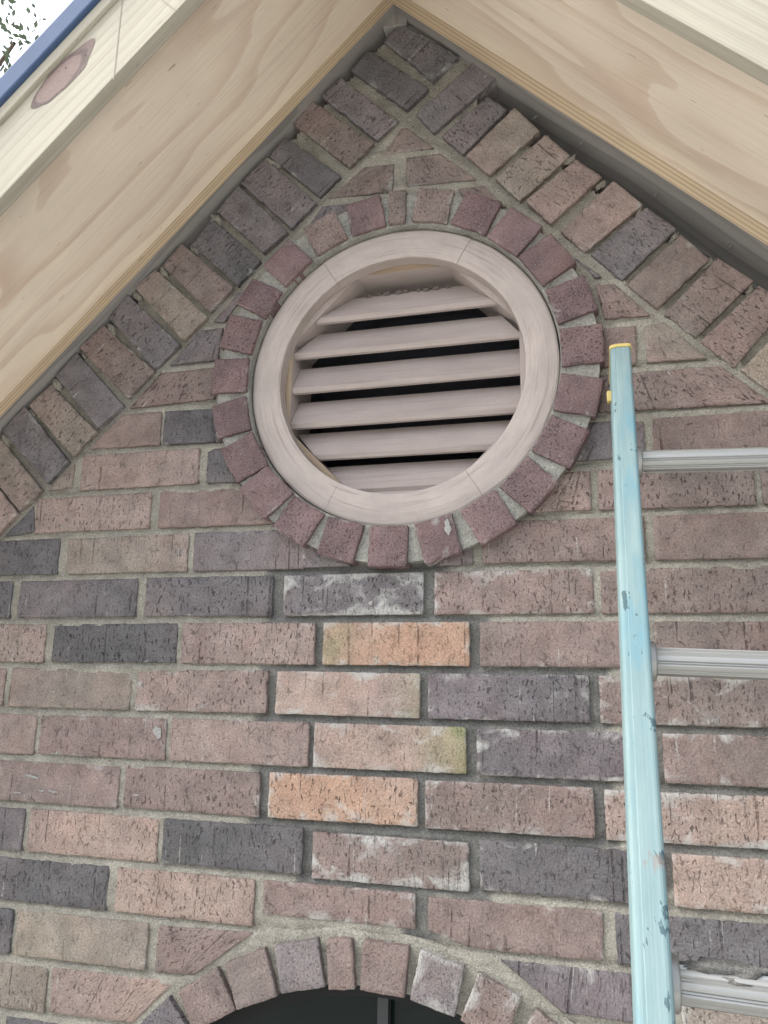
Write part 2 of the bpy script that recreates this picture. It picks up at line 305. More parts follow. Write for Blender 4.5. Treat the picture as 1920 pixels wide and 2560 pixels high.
def brick(parent, top, bottom, colour, smear=0.0, yf=0.0, depth=0.055, mat=None, stain=None, chip=1.0, grainalong=False, second=None):
    """one brick: top and bottom are polylines left to right in wall coordinates (x, z); real rough prism with its own edges"""
    mat = mat or M_BRICK; BRICKS[0] += 1; seed = Vector((random.uniform(0, 90), random.uniform(0, 90), random.uniform(0, 90)))
    top = [Vector(p) for p in top]; bottom = [Vector(p) for p in bottom]
    W = 0.5*(sum((top[i+1]-top[i]).length for i in range(len(top)-1))+sum((bottom[i+1]-bottom[i]).length for i in range(len(bottom)-1)))
    Hh = 0.5*((top[0]-bottom[0]).length+(top[-1]-bottom[-1]).length)
    U = params(W, 0.0052); V = params(max(Hh, 0.01), 0.0062); nu, nv = len(U), len(V)
    ctr = sum((p for p in top+bottom), Vector((0, 0)))/len(top+bottom)
    verts, uv, cols, eds = [], [], [], []
    c1 = Vector(BASE[colour]); c2 = Vector(BASE[second or SECOND[colour]])
    ph = random.uniform(-0.25, 0.5); side = random.choice((-1, 1)); gain = random.uniform(0.92, 1.08)
    tilt_x, tilt_z = random.uniform(-1, 1)*0.0012, random.uniform(-1, 1)*0.0010
    uo = Vector((random.uniform(0, 20), random.uniform(0, 20)))
    fwd = yf + random.uniform(-0.0012, 0.0012)
    for j, v in enumerate(V):
        for i, u in enumerate(U):
            p = along(bottom, u).lerp(along(top, u), v)
            onb = (i in (0, nu-1)) + (j in (0, nv-1))
            n3 = Vector((p.x*55, p.y*55, 0))+seed
            d = p-ctr
            y = fwd + tilt_x*(u-0.5)*2 + tilt_z*(v-0.5)*2 + 0.0007*noise.noise(n3)
            if onb:
                k = 0.0009*noise.noise(n3*4.3)+0.0006*noise.noise(n3*1.2)-0.0004
                ch = noise.noise(n3*1.7+Vector((7, 0, 0)))
                if ch > 0.32: k -= 0.006*(ch-0.32)*chip
                if onb == 2: k -= 0.0012
                dirn = Vector((-1 if i == 0 else (1 if i == nu-1 else 0), -1 if j == 0 else (1 if j == nv-1 else 0)))
                ax = (along(top, 1)-along(top, 0)).normalized(); az = (along(top, u)-along(bottom, u)).normalized()
                p = p + (ax*dirn.x+az*dirn.y)*k
                y += 0.0009+0.0008*abs(noise.noise(n3*2))
            verts.append((p.x-ctr.x, y-yf, p.y-ctr.y))
            uu = u*W; vv = v*Hh
            uv.append((vv+uo.x, uu+uo.y) if grainalong else (uu+uo.x, vv+uo.y))
            t = (u-0.5)*side*0.9 + ph + 0.7*noise.noise(Vector((uu*9, vv*9, 0))+seed)
            t = min(1, max(0, t)); c = c1.lerp(c2, t)*gain*(1+0.10*noise.noise(n3*0.5))
            sm = smear
            if stain:
                scol, su, sw = stain; f = max(0, 1-abs(u-su)/sw)*(0.75+0.6*noise.noise(n3*0.6)); c = c.lerp(Vector(scol), min(1, max(0, f)))
            e = 1-min(1, min(u*W, (1-u)*W, v*Hh, (1-v)*Hh)/0.016)
            cols.append((c.x, c.y, c.z, sm)); eds.append(e)
    faces = [(j*nu+i, j*nu+i+1, (j+1)*nu+i+1, (j+1)*nu+i) for j in range(nv-1) for i in range(nu-1)]
    loop = [i for i in range(nu)]+[j*nu+nu-1 for j in range(1, nv)]+[(nv-1)*nu+i for i in range(nu-2, -1, -1)]+[j*nu for j in range(nv-2, 0, -1)]
    base = len(verts)
    for q in loop:
        x, y, z = verts[q]; verts.append((x*0.995, depth, z*0.995)); u0 = uv[q]; uv.append((u0[0]+depth*0.7, u0[1]-depth*0.7)); cols.append(cols[q]); eds.append(0.6)
    nL = len(loop); nf = len(faces)
    for a in range(nL):
        b_ = (a+1) % nL; faces.append((loop[b_], loop[a], base+a, base+b_))
    o = mesh_obj('brick', verts, faces, mat, parent, uv, offset=(ctr.x, yf, ctr.y))
    me = o.data
    me.polygons.foreach_set('use_smooth', [k < nf for k in range(len(faces))])
    a = me.attributes.new('col', 'FLOAT_COLOR', 'POINT'); a.data.foreach_set('color', [x for c in cols for x in c])
    e = me.attributes.new('edge', 'FLOAT', 'POINT'); e.data.foreach_set('value', eds)
    return o
def quad(parent, pts, colour, smear=0.0, **kw):
    """4 corners in any winding: long direction becomes the u axis"""
    p = [Vector(q) for q in pts]
    if (p[1]-p[0]).length+(p[3]-p[2]).length < (p[2]-p[1]).length+(p[3]-p[0]).length: p = [p[1], p[2], p[3], p[0]]
    top, bot = [p[0], p[1]], [p[3], p[2]]
    # keep the surface facing the viewer (-y): u x v must point to -y
    if (top[1]-top[0]).cross(top[0]-bot[0]) < 0: top, bot = bot, top
    return brick(parent, top, bot, colour, smear, **kw)

wall = tag(empty('brick_wall', (-0.3, 0, GROUND)), 'gable wall of mixed pink, grey and tan bricks around the round vent', 'wall')
wall.location = (0, 0, 0)
# ---- straight courses: measured joints; (course, [(left x, right x, colour, mortar smear), ...]) in metres on the wall
def slope_top(x): return (1.335+x) if x < X0 else (0.735-x)
ROWS = [
(-2, [(-0.909, -0.664, 'pink', 0)]),
(-1, [(-1.000, -0.755, 'pink', 0), (-0.739, -0.515, 'rose', 0)]),
(0, [(-1.178, -0.937, 'dark', 0), (-0.921, -0.674, 'tan', 0.1), (-0.663, -0.455, 'greypink', 0), (-0.160, 0.083, 'rose', 0.1), (0.096, 0.338, 'rose', 0)]),
(1, [(-1.270, -1.028, 'dark', 0), (-1.012, -0.767, 'grey', 0), (-0.752, -0.511, 'grey', 0), (-0.492, -0.254, 'grey', .85), (-0.237, 0.006, 'rose', .45), (0.016, 0.258, 'rose', 0.1)]),
(2, [(-1.186, -0.944, 'tan', 0), (-0.930, -0.682, 'black', 0), (-0.673, -0.433, 'pink', .15), (-0.420, -0.181, 'orange', .5), (-0.166, 0.080, 'rose', .1), (0.087, 0.329, 'rose', .2)]),
(3, [(-1.261, -1.019, 'pink', 0), (-1.008, -0.763, 'tan', .1), (-0.752, -0.511, 'pink', .4), (-0.497, -0.258, 'peach', .58), (-0.246, -0.006, 'purple', .45), (0.007, 0.249, 'brown', .5)]),
(4, [(-1.184, -0.943, 'pink', 0), (-0.935, -0.688, 'rose', .35), (-0.680, -0.437, 'pink', .1), (-0.430, -0.187, 'peach', .5), (-0.172, 0.079, 'purple', .45), (0.090, 0.331, 'brown', .5)]),
(5, [(-1.012, -0.769, 'rose', .3), (-0.760, -0.516, 'rose', .15), (-0.502, -0.261, 'orange', .55), (-0.250, -0.006, 'rose', .5), (0.008, 0.250, 'peach', .62)]),
(6, [(-1.184, -0.944, 'grey', 0), (-0.934, -0.689, 'peach', .05), (-0.680, -0.440, 'black', .05), (-0.425, -0.184, 'brown', .66), (-0.169, 0.082, 'dark', .2), (0.093, 0.335, 'peach', .5)]),
(7, [(-1.015, -0.773, 'black', 0), (-0.758, -0.515, 'peach', .05), (-0.502, -0.263, 'rose', .45), (0.015, 0.256, 'dark', .15)]),
(8, [(-1.184, -0.944, 'dark', 0), (-0.937, -0.692, 'khaki', .2), (0.093, 0.335, 'tan', .62)]),
(9, [(-1.110, -0.868, 'khaki', .1), (0.010, 0.252, 'pink', .2)]),
(10, [(-1.19, -0.95, 'tan', 0), (-0.937, -0.700, 'dark', 0), (0.091, 0.333, 'brown', .1)]),
]
def zrow(k): return ZC-k*H
JT = 0.0108
STAINS = {(2, -0.420): ((0.22, 0.205, 0.13), 0.04, 0.22), (4, -0.430): ((0.19, 0.2, 0.105), 0.95, 0.30), (3, -0.497): ((0.235, 0.22, 0.165), 0.97, 0.22)}
def row_brick(k, xl, xr, c, s):
    z0 = zrow(k)+random.uniform(-1, 1)*0.0006; z1 = z0+H-JT+random.uniform(-1, 1)*0.0008
    if k in (6,) and -0.5 < xl < -0.4: z0 -= 0.004; z1 -= 0.004
    if k == 7 and -0.51 < xl < -0.49: z0 = -0.3385          # cut shorter over the arch
    sk = random.uniform(-1, 1)*0.0007
    return brick(wall, [(xl, z1-sk), (xr, z1+sk)], [(xl, z0-sk), (xr, z0+sk)], c, s, stain=STAINS.get((k, xl)))
for k, row in ROWS:
    for xl, xr, c, s in row: row_brick(k, xl, xr, c, s)
# ---- bricks cut to the slopes, the ring and the arch (traced corners, on the wall plane)
CUT = [
 ([('3L', 40, 135), ('3L', 150, 25), ('3L', 215, -45)], [('3L', 25, 158), ('3L', 120, 145), ('3L', 220, 125)], 'dark', 0),
 ([('2L', 330, 1495), ('2L', 485, 1345)], [('2L', 310, 1522), ('2L', 465, 1503)], 'tan', 0),
 ([('2L', 1340, 1250), ('2L', 1440, 1240)], [('2L', 1330, 1472), ('2L', 1540, 1463)], 'dark', 0),
 ([('2L', 795, 1025), ('2L', 1050, 1005)], [('2L', 570, 1250), ('2L', 1035, 1223)], 'pink', 0),
 ([('2L', 1068, 1005), ('2L', 1400, 985)], [('2L', 1052, 1222), ('2L', 1430, 1205)], 'dark', 0),
 ([('2L', 1040, 757), ('2L', 1400, 722)], [('2L', 830, 985), ('2L', 1390, 925)], 'rose', 0),
 ([('2L', 1300, 482), ('2L', 1450, 465)], [('2L', 1095, 707), ('2L', 1410, 672)], 'grey', 0),
 ([('2L', 1545, 235), ('2L', 1600, 235)], [('2L', 1375, 418), ('2L', 1450, 430)], 'greypink', .1),
 ([('1M', 940, 825), ('1M', 980, 825)], [('1M', 810, 1008), ('1M', 1160, 960)], 'brown', .1),
 ([('1M', 970, 1020), ('1M', 1195, 992)], [('1M', 975, 1212), ('1M', 1435, 1165)], 'brown', .3),
 ([('1M', 705, 1080), ('1M', 895, 1060)], [('1M', 465, 1290), ('1M', 885, 1245)], 'brown', .45),
 ([('1M', 430, 1335), ('1M', 600, 1320)], [('1M', 340, 1450), ('1M', 600, 1450)], 'grey', 0),
 ([('1M', 1310, 1225), ('1M', 1480, 1195)], [('1M', 1350, 1300), ('1M', 1625, 1345)], 'brown', 0),
 ([('2R', 535, 180), ('2R', 655, 165)], [('2R', 600, 408), ('2R', 905, 382)], 'rose', 0),
 ([('2R', 405, 15), ('2R', 425, 15)], [('2R', 540, 140), ('2R', 585, 132)], 'grey', 0),
 ([('2R', 590, 465), ('2R', 805, 450)], [('2R', 590, 715), ('2R', 808, 703)], 'rose', 0),
 ([('2R', 855, 442), ('2R', 985, 427)], [('2R', 875, 690), ('2R', 1270, 662)], 'tan', .1),
 ([('2R', 570, 770), ('2R', 1350, 712)], [('2R', 560, 1012), ('2R', 1690, 948)], 'rose', 0),
 ([('2R', 500, 1075), ('2R', 857, 1050)], [('2R', 330, 1335), ('2R', 868, 1300)], 'greypink', 0),
 ([('2R', 905, 1048), ('2R', 1880, 985)], [('2R', 915, 1300), ('2R', 1960, 1240)], 'rose', 0),
 ([('2R', 300, 1400), ('2R', 510, 1385)], [('2R', 100, 1660), ('2R', 515, 1645)], 'pink', 0),
 ([('2R', 555, 1383), ('2R', 1560, 1340)], [('2R', 560, 1645), ('2R', 1590, 1612)], 'rose', .1),
 ([('2R', 1600, 1338), ('2R', 2500, 1305)], [('2R', 1630, 1610), ('2R', 2600, 1575)], 'brown', 0),
 ([('3M', 1110, 170), ('3M', 1405, 165)], [('3M', 1180, 350), ('3M', 1410, 338)], 'greypink', .2),
 ([('3M', 300, 200), ('3M', 420, 190)], [('3M', 298, 362), ('3M', 620, 350)], 'greypink', .2),
 ([('4M', 1115, 835), ('4R', 590, 922)], [('4M', 1110, 1055), ('4M', 1360, 1165), ('4R', 0, 1203), ('4R', 598, 1257)], 'rose', .35),
 ([('4L', 1025, 1015), ('4L', 1645, 1068)], [('4L', 995, 1325), ('4L', 1250, 1348)], 'rose', .1),
 ([('4L', 340, 1288), ('4L', 1135, 1385)], [('4L', 315, 1588), ('4L', 855, 1659)], 'peach', 0),
 ([('4R', -80, 1238), ('4R', 775, 1335)], [('4R', -70, 1250), ('4R', 330, 1590), ('4R', 790, 1655)], 'purple', .2),
]
for top, bot, c, s in CUT:
    brick(wall, [tw(*p) for p in top], [tw(*p) for p in bot], c, s, chip=0.8)
# ---- sloping bands under the eaves; peak shade put into the top bricks' colours
RAKE_L = [('2L', [(-140, 1330), (20, 1200), (275, 1520), (130, 1650)], 'tan'), ('2L', [(25, 1145), (170, 985), (445, 1330), (310, 1475)], 'grey'),
 ('2L', [(195, 980), (340, 845), (630, 1140), (475, 1300)], 'tan'), ('2L', [(370, 790), (505, 637), (800, 970), (640, 1115)], 'grey'),
 ('2L', [(525, 605), (680, 460), (1000, 745), (830, 920)], 'brown'), ('2L', [(717, 415), (840, 265), (1165, 575), (1005, 735)], 'grey'),
 ('2L', [(888, 220), (1025, 105), (1345, 395), (1190, 550)], 'tan'), ('2L', [(1070, 80), (1190, -70), (1515, 205), (1360, 365)], 'brown'),
 ('2L', [(1255, -60), (1385, -235), (1690, 30), (1540, 195)], 'dark'), ('1M', [(-240, 1380), (-100, 1215), (205, 1505), (50, 1645)], 'grey'),
 ('1M', [(-85, 1200), (75, 1040), (390, 1312), (230, 1482)], 'grey'), ('1M', [(95, 1020), (205, 900), (550, 1140), (410, 1275)], 'dark'),
 ('1M', [(235, 797), (375, 660), (765, 930), (605, 1085)], 'brown'), ('1M', [(440, 640), (565, 515), (920, 780), (780, 910)], 'greypink'),
 ('1M', [(630, 470), (745, 335), (1120, 575), (975, 715)], 'dark'), ('1M', [(830, 270), (945, 150), (1310, 370), (1145, 530)], 'dark')]
RAKE_R = [('1M', [(1040, 740), (1430, 385), (1580, 490), (1155, 860)], 'grey'), ('1M', [(1205, 880), (1500, 635), (1625, 715), (1345, 1000)], 'grey'),
 ('1R', [(-294, 1010), (15, 705), (180, 855), (-144, 1135)], 'tan'), ('1R', [(-105, 1160), (215, 880), (375, 1010), (55, 1305)], 'tan'),
 ('1R', [(90, 1305), (415, 1040), (583, 1148), (250, 1452)], 'pink'), ('1R', [(320, 1500), (655, 1175), (845, 1330), (475, 1635)], 'pink'),
 ('1R', [(515, 1650), (870, 1350), (1060, 1490), (715, 1820)], 'grey'), ('2R', [(750, 187), (1095, -135), (1275, 25), (940, 345)], 'brown'),
 ('2R', [(990, 377), (1330, 20), (1560, 165), (1195, 530)], 'rose'), ('2R', [(1225, 555), (1600, 195), (1770, 330), (1440, 725)], 'rose'),
 ('2R', [(1485, 745), (1830, 380), (2010, 540), (1690, 890)], 'khaki')]
for i, (t, pts, c) in enumerate(RAKE_L+RAKE_R):
    P_ = [tw(t, *p) for p in pts]; c_ = sum(P_, Vector((0, 0)))/4
    P_ = [p+(p-c_).normalized()*0.0016 for p in P_]
    if i < len(RAKE_L)-1: P_[0] = P_[0]+Vector((-0.0038, 0.0038)); P_[1] = P_[1]+Vector((-0.0038, 0.0038))
    quad(wall, P_, c, 0.14 if i % 3 else 0.26, chip=1.3, yf=-0.002, depth=0.08)
# ---- the same brickwork carried on past the edges of the picture
cyc = ['pink', 'grey', 'tan', 'rose', 'dark', 'peach', 'brown', 'pink', 'khaki']
for n_ in range(5):                                     # left band, down the slope
    cx_, cz_ = -1.158-0.0535*n_, 0.342-0.0535*n_
    d = Vector((1, 1)).normalized(); e = Vector((-1, 1)).normalized(); c_ = Vector((cx_+0.047, cz_))
    quad(wall, [c_-d*0.031+e*0.076, c_+d*0.031+e*0.076, c_+d*0.031-e*0.076, c_-d*0.031-e*0.076], cyc[n_ % 9], 0.1, chip=2, yf=-0.002, depth=0.08)
for n_ in range(5):                                     # right band
    d = Vector((1, -1)).normalized(); e = Vector((1, 1)).normalized(); c_ = Vector((0.345+0.0535*n_, 0.445-0.0525*n_))
    quad(wall, [c_-d*0.030-e*0.058, c_-d*0.030+e*0.058, c_+d*0.030+e*0.058, c_+d*0.030-e*0.058], cyc[(n_+4) % 9], 0.1, chip=2, yf=-0.002, depth=0.08)
for k in range(0, 13):
    xs = [r for kk, r in ROWS if kk == k]
    left = min(r[0] for r in xs[0]) if xs else (-1.27 if k % 2 else -1.19)
    right = max(r[1] for r in xs[0]) if xs else (0.252 if k % 2 else 0.333)
    if not xs:
        x = left
        while x+0.242 < right+0.01:
            if x+0.242 < AC.x-0.40 or x > AC.x+0.40: row_brick(k, x, x+0.242, random.choice(cyc), 0.05)
            x += 0.254
    x = left-0.254; zt = zrow(k)+H
    while x > -1.62:
        if slope_top(x)-zt > 0.0: row_brick(k, x, x+0.242, random.choice(cyc), 0)
        x -= 0.254
    x = right+0.012; 
    while x < 0.70:
        if slope_top(x+0.242)-zt > -0.02: row_brick(k, x, x+0.242, random.choice(cyc), 0.1)
        x += 0.254

# ---- mortar sheet behind the bricks, holes for the vent and the window
OLD, NEW = Vector((0.345, 0.328, 0.28)), Vector((0.185, 0.184, 0.172))
FRESH = {0: (-0.50, -0.24), 1: (-0.505, -0.245), 2: (-0.432, -0.172), 3: (-0.506, 0.002), 4: (-0.436, -0.178), 5: (-0.51, 0.002), 6: (-0.435, -0.175), 7: (-0.262, -0.252)}
def fresh(x, z):
    x += 0.012*noise.noise(Vector((x*30, z*30, 2))); z += 0.010*noise.noise(Vector((x*30, z*30, 9)))
    f = 0
    for k, (a, b_) in FRESH.items():
        z0 = zrow(k)-JT; z1 = zrow(k)+H-0.004
        if k == 0: z1 = z0+JT+0.004
        dx = max(a-0.012-x, x-b_-0.012, 0); dz = max(z0-z, z-z1, 0)
        f = max(f, 1-min(1, math.hypot(dx, dz)/0.014))
    if x > 0.06 and -0.26 < z < -0.02 and x < 0.5: f = max(f, 0.75)
    return f
def mortar_sheet():
    xa, xb, st = -1.64, 0.72, 0.0066
    zs = []
    for k in range(13, -15, -1):                  # rows follow the bed joints: hollow under the brick above, nearly flush at the foot
        z0 = zrow(k)-JT
        zs += [(z0-0.003, 0), (z0, 0), (z0+JT*0.3, .22), (z0+JT*0.55, .45), (z0+JT*0.8, .8), (z0+JT, 1.0), (z0+JT+0.002, 0.9)]+[(z0+JT+0.002+(H-JT-0.005)*t/9, 0.3) for t in range(1, 9)]
    nx, nz = int((xb-xa)/st), len(zs)-1
    verts, cols, faces = [], [], []
    for z, rec in zs:
        for i in range(nx+1):
            x = xa+i*st; f = fresh(x, z)
            n1 = noise.noise(Vector((x*70, z*70, 0))); n2 = noise.noise(Vector((x*20, z*20, 5)))
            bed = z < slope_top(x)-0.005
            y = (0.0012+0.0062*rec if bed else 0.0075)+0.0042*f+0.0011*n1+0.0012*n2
            verts.append((x, y, z)); c = OLD.lerp(NEW, f)*(1+0.15*n2)*(1.0 if bed else 0.82); cols.append((c.x, c.y, c.z, 1))  # slope-band mortar dimmed: shade under the eaves put into its colour
    for j in range(nz):
        for i in range(nx):
            x, z = xa+(i+.5)*st, 0.5*(zs[j][0]+zs[j+1][0])
            if (Vector((x, z))-VC).length < 0.318: continue
            if (Vector((x, z))-AC).length < 0.462 and z > AC.y-0.2: continue
            if abs(x-AC.x) < 0.43 and z < AC.y+0.03: continue
            jag = 0.008*noise.noise(Vector((x*45, z*45, 3)))
            if z-x > 1.552+jag or z+x > (0.862+jag if x > -0.16 else 0.96): continue
            a = j*(nx+1)+i; faces.append((a, a+1, a+nx+2, a+nx+1))
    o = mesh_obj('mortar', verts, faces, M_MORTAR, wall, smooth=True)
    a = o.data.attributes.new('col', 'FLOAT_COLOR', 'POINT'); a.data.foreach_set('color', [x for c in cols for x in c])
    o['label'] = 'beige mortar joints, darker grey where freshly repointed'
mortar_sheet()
def arc_solid(name, C, ri, ro, a0, a1, yf, yb, parent, mat, n=160, col=OLD, rough=0.0012, rad=8):
    """band of mortar between two radii, a solid with front, inner and outer faces"""
    full = abs(a1-a0) > 6.28; verts, cols, faces, uvs = [], [], [], []
    prof = [(ri, yb)]+[(ri, yf)]+[(ri+(ro-ri)*t/rad, yf) for t in range(1, rad)]+[(ro, yf), (ro, yb)]
    m_ = len(prof)
    for i in range(n if full else n+1):
        a = a0+(a1-a0)*i/n
        for r, y in prof:
            p = Vector((C.x+r*math.cos(a), C.y+r*math.sin(a))); nn = noise.noise(Vector((p.x*80, p.y*80, y*50)))
            verts.append((p.x, y+rough*nn, p.y)); c = col*(1+0.15*noise.noise(Vector((p.x*25, p.y*25, 1)))); cols.append((c.x, c.y, c.z, 1))
    nn_ = n
    for i in range(nn_):
        i2 = (i+1) % n if full else i+1
        for k in range(m_-1): faces.append((i*m_+k, i*m_+k+1, i2*m_+k+1, i2*m_+k))
    o = mesh_obj(name, verts, faces, mat, parent, smooth=False)
    a = o.data.attributes.new('col', 'FLOAT_COLOR', 'POINT'); a.data.foreach_set('color', [x for c in cols for x in c])
    return o
RINGM = Vector((0.35, 0.345, 0.31))
ring = arc_solid('vent_surround', VC, 0.2705, 0.331, 0, 2*math.pi, RING_Y+0.0075, 0.06, wall, M_MORTAR, 200, RINGM)
ring['label'] = 'ring of purple red header bricks standing proud around the vent'
RING = [('1M', [(865, 1215), (975, 1215), (965, 1425), (850, 1420)]), ('1M', [(1045, 1220), (1275, 1230), (1245, 1435), (1010, 1420)]),
 ('1M', [(1365, 1240), (1595, 1330), (1475, 1520), (1265, 1420)]), ('1R', [(-15, 1335), (190, 1485), (30, 1660), (-170, 1540)]),
 ('2R', [(45, 5), (235, -145), (415, 40), (205, 190)]), ('2R', [(215, 205), (470, 120), (560, 345), (300, 435)]),
 ('2R', [(305, 470), (585, 430), (605, 680), (320, 715)]), ('2R', [(320, 750), (585, 790), (540, 1035), (260, 1000)]),
 ('2R', [(265, 1030), (490, 1110), (350, 1370), (120, 1255)]), ('2R', [(100, 1290), (290, 1450), (120, 1650), (-75, 1520)]),
 ('3M', [(1315, -10), (1545, -150), (1690, 50), (1455, 205)]), ('3M', [(1025, 85), (1255, 0), (1345, 235), (1090, 330)]),
 ('3M', [(735, 85), (985, 80), (980, 345), (718, 340)]), ('3M', [(460, 30), (700, 80), (630, 325), (395, 255)]),
 ('3M', [(245, -105), (440, 15), (315, 210), (110, 65)]), ('2M', [(80, 1371), (275, 1521), (57, 1685), (-98, 1475)]),
 ('2L', [(1640, 1140), (1755, 1355), (1555, 1446), (1432, 1244)]), ('2L', [(1365, 970), (1590, 905), (1615, 1125), (1410, 1185)]),
 ('2L', [(1385, 665), (1600, 660), (1605, 880), (1375, 890)]), ('2L', [(1485, 375), (1690, 410), (1640, 640), (1415, 590)]),
 ('2L', [(1605, 135), (1845, 216), (1731, 417), (1530, 306)]), ('1M', [(201, 1545), (375, 1680), (205, 1865), (39, 1725)]),
 ('1M', [(305, 1475), (520, 1370), (590, 1540), (380, 1645)]), ('1M', [(585, 1330), (810, 1270), (840, 1465), (610, 1515)])]
for i, (t, pts) in enumerate(RING):
    P_ = [tw(t, *p, RING_Y) for p in pts]; c_ = sum(P_, Vector((0, 0)))/4; rd = (c_-VC).normalized(); tg = Vector((rd.y, -rd.x))
    # square the traced corners up: radial sides parallel, ends on the ring's two radii
    ws = sorted(abs((p-c_).dot(tg)) for p in P_); wh = sum(ws)/4
    top = [c_*1.0, c_*1.0]; ro, ri = R_RING, 0.2712
    Pq = [VC+rd*ro-tg*wh, VC+rd*ro+tg*wh, VC+rd*ri+tg*wh, VC+rd*ri-tg*wh]
    Pq = [q.lerp(p, 0.25) for q, p in zip(Pq, [min(P_, key=lambda s_: (s_-q).length) for q in Pq])]
    brick(ring, [Pq[1], Pq[0]] if (Pq[1]-Pq[0]).cross(Pq[0]-Pq[3]) < 0 else [Pq[0], Pq[1]], [Pq[2], Pq[3]] if (Pq[1]-Pq[0]).cross(Pq[0]-Pq[3]) < 0 else [Pq[3], Pq[2]],
          ['maroon', 'maroon', 'plum'][i % 3] if i not in (22, 0, 1) else 'rose', 0.35 if i in (11, 1) else 0.12, yf=RING_Y, depth=0.085, mat=M_SAND, chip=1.2, grainalong=True)
arch = arc_solid('window_arch', AC, A_IN+0.003, A_OUT+0.012, math.radians(-5), math.radians(185), 0.0035, 0.10, wall, M_MORTAR, 140, OLD*1.12)
arch['label'] = 'arch of short upright bricks over the dark window'
ARCH = [('4L', [(1185, 1455), (1415, 1305), (1550, 1560), (1270, 1659)]),
 ('4M', [(-185, 1270), (65, 1165), (155, 1480), (-100, 1560)]), ('4M', [(140, 1155), (405, 1100), (450, 1410), (175, 1455)]),
 ('4M', [(470, 1100), (630, 1095), (650, 1435), (485, 1440)]), ('4M', [(705, 1115), (1000, 1150), (960, 1475), (690, 1430)]),
 ('4M', [(1075, 1170), (1350, 1270), (1290, 1605), (1005, 1500)]), ('4M', [(1455, 1310), (1720, 1470), (1600, 1800), (1335, 1620)])]
acol = ['rose', 'brown', 'greypink', 'rose', 'rose', 'greypink', 'rose']; asm = [.05, .05, .1, .1, .25, .62, .66]
angs = []
def arch_brick(ang, wh, c, s, ro=A_OUT, ri=A_IN, P_=None):
    rd = Vector((math.cos(ang), math.sin(ang))); tg = Vector((rd.y, -rd.x))
    Pq = [AC+rd*ro-tg*wh, AC+rd*ro+tg*wh, AC+rd*ri+tg*wh, AC+rd*ri-tg*wh]
    if P_: Pq = [q.lerp(p, 0.35) for q, p in zip(Pq, [min(P_, key=lambda s_: (s_-q).length) for q in Pq])]
    brick(arch, [Pq[0], Pq[1]], [Pq[3], Pq[2]], c, s, yf=-0.008, depth=0.10, mat=M_SAND, grainalong=True)
for i, (t, pts) in enumerate(ARCH):
    P_ = [tw(t, *p) for p in pts]; c_ = sum(P_, Vector((0, 0)))/4
    a_ = math.atan2(c_.y-AC.y, c_.x-AC.x); angs.append(a_)
    rd = (c_-AC).normalized(); tg = Vector((rd.y, -rd.x)); wh = sum(abs((p-c_).dot(tg)) for p in P_)/4
    arch_brick(a_, wh*1.07, acol[i], asm[i], P_=P_)
a_ = max(angs)
for n_ in range(7):
    a_ += 0.172
    if a_ < math.radians(183): arch_brick(a_, 0.031, ['purple', 'rose', 'brown'][n_ % 3], 0.1)
a_ = min(angs)
for n_ in range(7):
    a_ -= 0.172
    if a_ > math.radians(-3): arch_brick(a_, 0.031, ['rose', 'brown', 'tan'][n_ % 3], 0.4)
# jambs, the rest of the wall and the board behind it
for s_ in (-1, 1):
    xa, xb = sorted((AC.x+s_*0.433, AC.x+s_*0.47))
    hexa('jamb', [(xa, 0.006, -0.86), (xb, 0.006, -0.86), (xb, 0.006, -0.80), (xa, 0.006, -0.80), (xa, 0.11, -0.86), (xb, 0.11, -0.86), (xb, 0.11, -0.80), (xa, 0.11, -0.80)], M_FARBRICK, wall)
def panel(name, outline, y0, y1, mat, parent):
    n = len(outline); v = [(x, y0, z) for x, z in outline]+[(x, y1, z) for x, z in outline]
    f = [tuple(range(n)), tuple(range(2*n-1, n-1, -1))]+[(i, i+n, (i+1) % n+n, (i+1) % n) for i in range(n)]
    return mesh_obj(name, v, f, mat, parent)
panel('outer_brickwork', [(-2.9, GROUND), (-1.64, GROUND), (-1.64, -0.05), (-2.9, -1.3)], 0.0, 0.11, M_FARBRICK, wall)
panel('outer_brickwork', [(0.72, GROUND), (2.3, GROUND), (2.3, -1.4), (0.72, 0.16)], 0.0, 0.11, M_FARBRICK, wall)
panel('outer_brickwork', [(-1.64, GROUND), (AC.x-0.433, GROUND), (AC.x-0.433, -0.862), (-1.64, -0.862)], 0.0, 0.11, M_FARBRICK, wall)
panel('outer_brickwork', [(AC.x+0.433, GROUND), (0.72, GROUND), (0.72, -0.862), (AC.x+0.433, -0.862)], 0.0, 0.11, M_FARBRICK, wall)
panel('outer_brickwork', [(AC.x-0.43, GROUND), (AC.x+0.43, GROUND), (AC.x+0.43, -2.0), (AC.x-0.43, -2.0)], 0.0, 0.11, M_FARBRICK, wall)
def sheathing():       # board behind the bricks, with a round and an arched opening
    bm = bmesh.new(); st = 0.03; pts = {}
    xa, za = -2.9, GROUND
    nx, nz = int(5.2/st), int((1.26-GROUND)/st)
    for j in range(nz):
        for i in range(nx):
            x, z = xa+(i+.5)*st, za+(j+.5)*st
            if z > 1.245-abs(x-X0)-st: continue
            if (Vector((x, z))-VC).length < 0.27 or (Vector((x, z))-AC).length < 0.45 or (abs(x-AC.x) < 0.44 and -2.0 < z < AC.y): continue
            q = []
            for a, c in ((i, j), (i+1, j), (i+1, j+1), (i, j+1)):
                if (a, c) not in pts: pts[(a, c)] = bm.verts.new((xa+a*st, 0.112, za+c*st))
                q.append(pts[(a, c)])
            bm.faces.new(q)
    me = bpy.data.meshes.new('sheathing'); bm.to_mesh(me); bm.free(); me.materials.append(M_SHEATH)
    link(bpy.data.objects.new('sheathing', me), wall)
sheathing()
